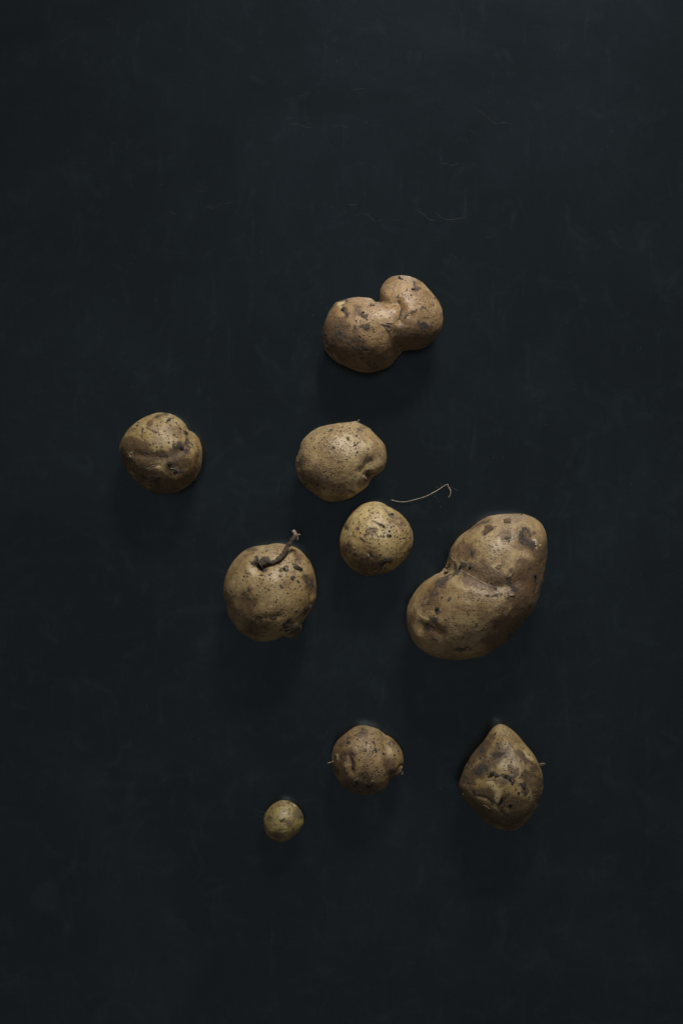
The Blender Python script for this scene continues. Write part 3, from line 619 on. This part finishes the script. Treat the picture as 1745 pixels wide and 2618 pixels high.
flake(Q, [(852,188),(880,172),(898,168),(925,172),(936,186),(948,208),(930,222),(902,236),(880,252),(856,272),(850,240),(862,215)], curl=.0003, mat=M_scab); flake(Q, [(1045,120),(1062,110),(1082,116),(1100,124),(1118,140),(1095,150),(1070,144),(1050,150)], curl=.0003, mat=M_scab)
flake(Q, [(1335,310),(1360,305),(1385,340),(1390,375),(1350,365)], curl=.0003, mat=M_root)
for p, r in (((1362,100), 13), ((860,85), 13), ((1225,65), 10), ((1478,460), 12), ((1358,670), 16), ((375,1010), 20), ((130,885), 9), ((880,730), 7), ((920,750), 7), ((615,585), 20), ((705,590), 16), ((1350,350), 7)): clod(Q, p, r, .6)

# ---------------------------------------------------------------- 7: lower middle
Q = make_potato('dull brown round potato with a side lobe, up and right of the tiny one', (820, 1840, .15306),
 [(640,112),(730,110),(810,125),(890,130),(980,165),(1060,225),(1140,275),(1200,310),(1260,370),(1310,430),(1350,510),(1375,590),(1388,680),(1375,760),(1355,850),(1310,910),(1250,950),(1190,975),(1150,1010),(1120,1070),(1060,1130),(980,1190),(880,1235),(780,1258),(690,1258),(590,1240),(500,1205),(420,1150),(330,1080),(270,1000),(225,900),(195,790),(192,680),(205,580),(230,470),(270,380),(340,310),(430,230),(510,175),(570,135)],
 (740,680), .88, 7, skin_mat('skin_dull', (.38,.285,.155), (.32,.225,.110), (.080,.045,.022), speck=.32, seed=7.), [
 (di,-1.2,54,[(465,600),(500,740),(510,850)]), (di,-.7,54,(340,640)), (di,1.0,50,(410,790)), (di,-1.4,80,[(1080,240),(1090,500),(1150,720),(1170,900),(1190,1000)]), (di,1.1,120,(780,480)), (di,-.6,70,(700,960)), (di,-.8,24,[(1330,760),(1270,880),(1200,930)]), (di,.5,30,(260,600)),
 (st,.7,110,[(400,580),(320,700)]), (st,.8,110,[(620,1060),(740,950)]), (st,.6,160,[(420,1120),(850,1190)]), (st,.5,80,(330,420)), (st,.5,60,[(1250,850),(1230,930)]), (st,.6,90,[(1130,700),(1170,920)]), (st,.5,250,(600,1200)), (st,.5,100,(700,220)), (st,.5,90,(1230,400)), (st,.8,35,[(500,620),(510,850)]), (st,.5,80,(250,850)),
 (so,.85,42,(450,380)), (so,.7,30,(370,430)), (so,.75,45,(400,570)), (so,.9,38,(330,640)), (so,.75,26,[(510,640),(510,830)]), (so,1,20,[(893,498),(920,540)]), (so,.9,17,(848,535)), (so,1,13,(858,392)), (so,.9,18,[(1030,430),(1040,465)]), (so,.9,28,(1040,572)),
 (so,.9,22,(640,670)), (so,.9,18,(820,670)), (so,.6,40,(1140,400)), (so,.5,30,(1215,400)), (so,.6,34,(1095,680)), (so,.9,15,(937,828)), (so,.65,26,(930,765)), (so,1,44,(805,1108)), (so,.6,50,(600,1050)), (so,.75,22,(780,865)), (so,.85,16,(905,243)), (so,.85,14,(768,270)),
 (so,.85,14,(765,305)), (so,.8,14,(755,400)), (so,.8,14,(632,340)), (so,.7,17,(502,297)), (so,.7,16,(600,240)), (so,.75,12,[(620,215),(690,195),(745,215)]), (so,.8,13,(1050,330)), (so,.6,30,(1190,450)), (so,.6,40,(1150,850)), (so,.7,12,[(965,870),(945,935)]),
 (so,.7,12,[(870,400),(895,470)]), (so,.7,12,(920,600)), (so,.8,12,(590,630)), (so,.7,16,(720,975)), (so,.6,30,(545,560)), (so,.6,24,(560,810)), (so,.7,16,(870,740)), (pa,.7,20,(445,850)), (pa,.6,20,[(262,570),(265,640)]), (pa,.5,16,(400,720)),
 (sp,.9,130,[(780,380),(800,640)]), (sp,.6,150,(950,350)), (sp,.5,150,(900,900))],
 [(880,320),(945,325),(985,385),(965,500),(580,430),(545,550),(1010,720),(1060,745),(405,795),(860,940),(920,930),(1015,850),(1060,915),(990,1115),(455,1040),(1230,590),(1290,520),(700,160),(860,240),(660,545),(505,470),(740,520),(1000,620),(430,440),(910,600),(870,690)],
 seed=7, crumbs=360, lumps=.0008)
for pl in ([(555,990),(600,985),(645,968),(610,1005),(570,1008)], [(705,915),(735,905),(752,925),(730,945)], [(845,1000),(890,995),(880,1020),(855,1015)], [(500,1070),(530,1070),(520,1105),(498,1100)], [(1325,765),(1345,790),(1310,860),(1285,885),(1300,830)], [(430,850),(470,840),(472,862),(440,868)]):
    flake(Q, pl, curl=.0008, mat=M_root if pl[0][0] in (555, 705, 845) else M_flake)
rootlet(Q, [(545,1128),(570,1150),(592,1168)], .00018); rootlet(Q, [(640,1155),(690,1175)], .00018); rootlet(Q, [(600,1100),(620,1120)], .00014); rootlet(Q, [(370,610),(385,640)], .00014); rootlet(Q, [(1210,910),(1280,890)], .00016)
rootlet(Q, [(205,700),(180,712),(145,718),(112,722)], .00035); rootlet(Q, [(1330,900),(1355,915),(1362,890),(1355,855)], .00028, M_flake)
for p, r in (((805,1108), 34), ((900,512), 15), ((1040,572), 16), ((640,672), 13), ((265,385), 12), ((450,382), 20)): clod(Q, p, r, .4)

# ---------------------------------------------------------------- 8: pear shaped, lower right
Q = make_potato('pear-shaped potato tapering to a point at its top with blotchy bruises, lower right corner', (1150, 1830, .1658),
 [(770,125),(830,135),(880,165),(930,210),(990,260),(1050,320),(1110,380),(1170,440),(1230,500),(1280,570),(1320,630),(1355,710),(1385,790),(1415,850),(1425,950),(1430,1060),(1425,1160),(1400,1260),(1350,1370),(1290,1460),(1220,1560),(1130,1660),(1050,1720),(940,1765),(830,1770),(720,1740),(620,1695),(530,1640),(450,1560),(370,1460),(300,1380),(220,1330),(180,1240),(150,1160),(120,1080),(150,980),(190,890),(240,790),(300,680),(370,580),(450,480),(530,390),(580,310),(630,220),(690,155),(720,132)],
 (800,1000), .86, 7, skin_mat('skin_blotchy', (.40,.315,.165), (.37,.285,.120), (.070,.040,.018), speck=.22, seed=8.), [
 (di,-.6,26,[(430,1240),(560,1270),(680,1360),(750,1430),(850,1540)]), (di,-.4,18,[(880,1240),(740,1380)]), (di,-.4,36,[(600,930),(680,890),(745,930)]), (di,-.4,36,[(820,930),(930,980),(960,1040)]), (di,.8,34,(920,790)), (di,-.6,70,(1240,950)), (di,.8,110,(870,400)),
 (di,.5,100,(640,1100)), (di,-.8,60,[(480,720),(680,600)]), (di,.5,80,(640,1440)), (di,-.6,60,(1120,1100)), (di,.6,60,(1040,1200)), (di,-.5,22,[(860,740),(880,700),(960,690)]), (di,.5,60,(760,800)),
 (st,.8,60,(650,340)), (st,.9,80,[(430,560),(530,480)]), (st,.9,100,[(400,900),(560,760),(780,560)]), (st,.8,60,(1010,860)), (st,.9,90,[(1190,930),(1300,1000)]), (st,.9,60,(1290,810)), (st,.7,60,[(1060,600),(1150,680)]), (st,.8,70,(1140,1120)), (st,.9,70,[(400,1200),(600,1200),(680,1280)]),
 (st,.75,130,[(220,1180),(300,1350),(450,1500)]), (st,.7,160,[(900,1600),(1150,1450)]), (st,.9,60,[(300,700),(520,420)]), (st,.8,70,[(180,1000),(230,850)]), (st,.7,60,[(1380,1000),(1340,1300)]), (st,.7,110,[(480,1420),(700,1600)]), (st,.7,90,[(850,1330),(1100,1350)]), (st,.8,60,(830,1010)), (st,.7,120,(300,950)), (st,.7,70,(1350,1200)), (st,.5,60,(680,700)), (st,.6,60,[(780,1280),(860,1220)]), (st,.5,40,(690,1030)), (st,.5,60,(830,570)), (st,.4,120,(700,1600)),
 (so,.95,38,[(600,650),(700,590),(770,540)]), (so,.8,45,(500,520)), (so,.65,34,(685,290)), (so,.75,65,[(430,850),(550,790)]), (so,.75,45,(360,985)), (so,1,30,[(595,930),(680,885),(745,925)]), (so,1,28,[(820,920),(925,965),(962,1050)]), (so,.7,26,(920,770)),
 (so,.85,50,[(1110,1060),(1150,1150)]), (so,.75,20,(1050,1190)), (so,.65,38,(1065,1345)), (so,.85,30,(925,1370)), (so,.8,30,(1290,1280)), (so,.7,14,[(825,1140),(825,1195)]), (so,.7,26,[(830,1275),(750,1370)]), (so,.85,34,[(390,1190),(420,1260)]), (so,.7,14,[(560,1280),(680,1370),(740,1420)]),
 (so,.8,22,(330,765)), (so,.8,22,(450,635)), (so,.95,10,(1160,740)), (so,.9,11,(655,530)), (so,.9,18,(772,487)), (so,.85,15,(1050,820)), (so,.8,24,(1115,910)), (so,.6,24,(1230,1000)), (so,.7,24,(930,840)), (so,.6,40,(250,960)), (so,.6,30,(520,1380)), (so,.7,24,(810,1390)), (so,.6,30,(1200,1250)), (so,.55,60,(400,1050)),
 (pa,.55,70,[(560,1010),(660,1090),(740,1180),(730,1300)]), (pa,.6,36,[(1150,540),(1190,600),(1270,650)]), (pa,.5,26,(625,710)), (pa,.5,34,(1080,760)), (pa,.45,30,(740,850)), (pa,.5,20,(490,685)), (pa,.5,20,(330,820)), (pa,.5,20,(790,1000)),
 (sp,.9,140,[(860,300),(960,450)]), (sp,.5,90,(850,800)), (sp,.6,70,(960,620))],
 [(1215,605),(770,1085),(670,1235),(725,1260),(850,450),(1000,400),(900,440),(800,350),(870,370),(730,425),(1070,950),(1390,980),(840,840),(1010,1130),(780,1480),(570,830),(940,712),(1080,700),(600,600),(1250,740)],
 seed=8, crumbs=420, lumps=.0009)
for p, r in (((650,905), 34), ((710,930), 22), ((610,935), 20), ((850,935), 22), ((925,985), 28), ((955,1050), 17), ((1055,1190), 16), ((1130,1100), 26), ((925,1375), 22), ((120,1080), 14), ((1430,1140), 9), ((950,1665), 12)): clod(Q, p, r, .62)
flake(Q, [(885,760),(930,748),(968,775),(965,815),(920,825),(885,800)], curl=.0005); flake(Q, [(880,1680),(920,1690),(930,1710),(890,1705)], curl=.0006)
flake(Q, [(780,1260),(880,1235),(850,1275),(790,1330),(750,1375)], curl=.0004, mat=M_crumb); flake(Q, [(940,975),(960,975),(970,1010),(950,1020)], curl=.0005)
rootlet(Q, [(1350,760),(1395,742),(1435,736),(1470,750)], .00040, M_flake); rootlet(Q, [(1370,770),(1400,765),(1430,768)], .00020, M_fib)
for pts in ([(1220,900),(1235,960),(1220,1010)], [(1270,900),(1275,960),(1250,1030)], [(1200,930),(1215,990)], [(1290,1215),(1340,1220)], [(1320,1160),(1345,1110)], [(200,1200),(215,1250)], [(460,1270),(480,1290)], [(500,1375),(560,1395),(615,1440)], [(1270,1300),(1300,1305)], [(290,850),(305,880)], [(1180,870),(1260,850),(1320,860)], [(540,1005),(640,985),(740,1000)]):
    rootlet(Q, pts, .00018, M_fib if pts[0][0] in (1180, 540, 1200, 1220) else M_flake)

# ---------------------------------------------------------------- 9: the tiny one
Q = make_potato('tiny round yellowish potato, smallest of all, lowest near the bottom', (640, 2030, .09566),
 [(900,170),(1000,178),(1100,215),(1200,275),(1290,350),(1360,440),(1400,540),(1420,640),(1428,740),(1420,820),(1370,900),(1310,1000),(1230,1080),(1130,1150),(1020,1220),(900,1265),(790,1275),(680,1255),(560,1210),(470,1130),(400,1030),(360,920),(340,800),(340,680),(365,560),(420,450),(500,350),(590,270),(690,210),(800,175)],
 (880,720), .9, 7, skin_mat('skin_young', (.43,.37,.160), (.38,.32,.125), (.085,.058,.032), speck=.12, seed=9., rough=.40), [
 (di,-.45,120,(950,760)), (di,.3,60,(1150,320)), (di,-.35,45,[(1060,250),(1140,380)]),
 (so,.75,34,(1030,230)), (so,.85,24,[(1085,290),(1150,385),(1200,370)]), (pa,.85,28,[(1130,300),(1175,335)]), (so,.6,28,[(800,700),(930,650)]), (so,.55,30,(1020,770)), (so,.5,30,(700,820)), (so,.75,14,[(880,905),(935,912)]),
 (so,.9,14,(905,457)), (so,.9,13,(1027,520)), (so,.85,16,(1055,400)), (so,.7,11,(795,335)), (so,.5,20,(590,390)), (so,.6,24,(915,1025)), (so,.6,16,(710,1140)), (so,.7,10,(1110,870)), (so,.5,16,(610,490)),
 (st,.6,110,[(1260,430),(1330,600)]), (st,.5,110,(1000,780)), (st,.6,60,(1020,250)), (st,.5,150,(700,1100)), (st,.4,60,(820,940)), (st,.5,60,(870,680)), (st,.4,80,(480,650))],
 [], seed=9, crumbs=110, lumps=.0004)
rootlet(Q, [(430,492),(350,485),(250,470),(190,430),(90,400)], .00009, M_faint, lump=.2); rootlet(Q, [(95,410),(150,520),(230,600),(345,612)], .00007, M_faint, lump=.2)

# ---------------------------------------------------------------- loose root on the board
ro = bpy.data.objects.new('loose_root', None); C.objects.link(ro); ro.location = P(1080, 1262); ro.empty_display_size = .01
ro['label'] = 'thin pale hooked root fragment lying on the board above the largest potato'; ro['category'] = 'root'
org = np.array(ro.location)
def rt(name, pts, rad, mat, z=.0003, arch=0.):
    pp = catmull([P(980+x*.1212, 1220+y*.1212, z + arch*math.sin(math.pi*i/(len(pts)-1))) for i, (x, y) in enumerate(pts)], 5)
    v, f = tube(pp, rad, 8, .25, int(pts[0][0])); return link(name, np_mesh(name, v-org, f), mat, ro)
main = rt('main_root', [(165,482),(290,512),(420,520),(520,508),(660,472),(820,430),(940,382),(1000,350),(1120,285),(1220,220),(1290,172),(1350,148)], [.00024,.00019,.00021,.00017,.00021,.00024,.00019,.00014], M_root, .0005, .0015)
rt('hooked_end', [(1350,148),(1370,210),(1398,258),(1412,310),(1400,380),(1365,435)], [.00016,.00022,.00036,.00026,.00024], M_root, .0006, .001)
for pts in ([(1180,110),(1205,155),(1215,210)], [(1090,205),(1140,215),(1155,250)], [(990,370),(1050,405),(1090,385),(1108,350)], [(1070,410),(1120,440),(1150,490),(1165,540)], [(1310,190),(1400,215),(1480,240),(1560,300)], [(1230,215),(1290,225)], [(1175,620),(1215,632)]):
    rt('side_root', pts, [.00012,.00013,.00008], M_faint, .0003)

# loose grit fallen beside the potatoes
rs = np.random.RandomState(77); V = []; F = []; n = 0
for cx_, cy_, rad in ((975,830,170),(415,1160,115),(870,1180,125),(960,1378,105),(690,1515,135),(1220,1500,220),(940,1945,100),(1280,1990,135),(725,2098,60)):
    for _ in range(16):
        a = rs.rand()*6.28; d_ = rad*(1.02 + .35*rs.rand()**2 + .25*(math.sin(a) > 0)*rs.rand()); r_ = .00012 + .00035*rs.rand()**3
        v, f = blob(np.array(P(cx_+math.cos(a)*d_, cy_+math.sin(a)*d_, r_*.35)), r_, rs, 1, .7); V.append(v); F.append(f+n); n += len(v)
gr = link('soil_grit', np_mesh('soil_grit', np.concatenate(V), np.concatenate(F), False), M_crumb); gr['kind'] = 'stuff'
gr['label'] = 'tiny dark grains of dry soil scattered on the board around the potatoes'

print('objects', len(bpy.data.objects), 'tris', sum(len(m.polygons) for m in bpy.data.meshes))
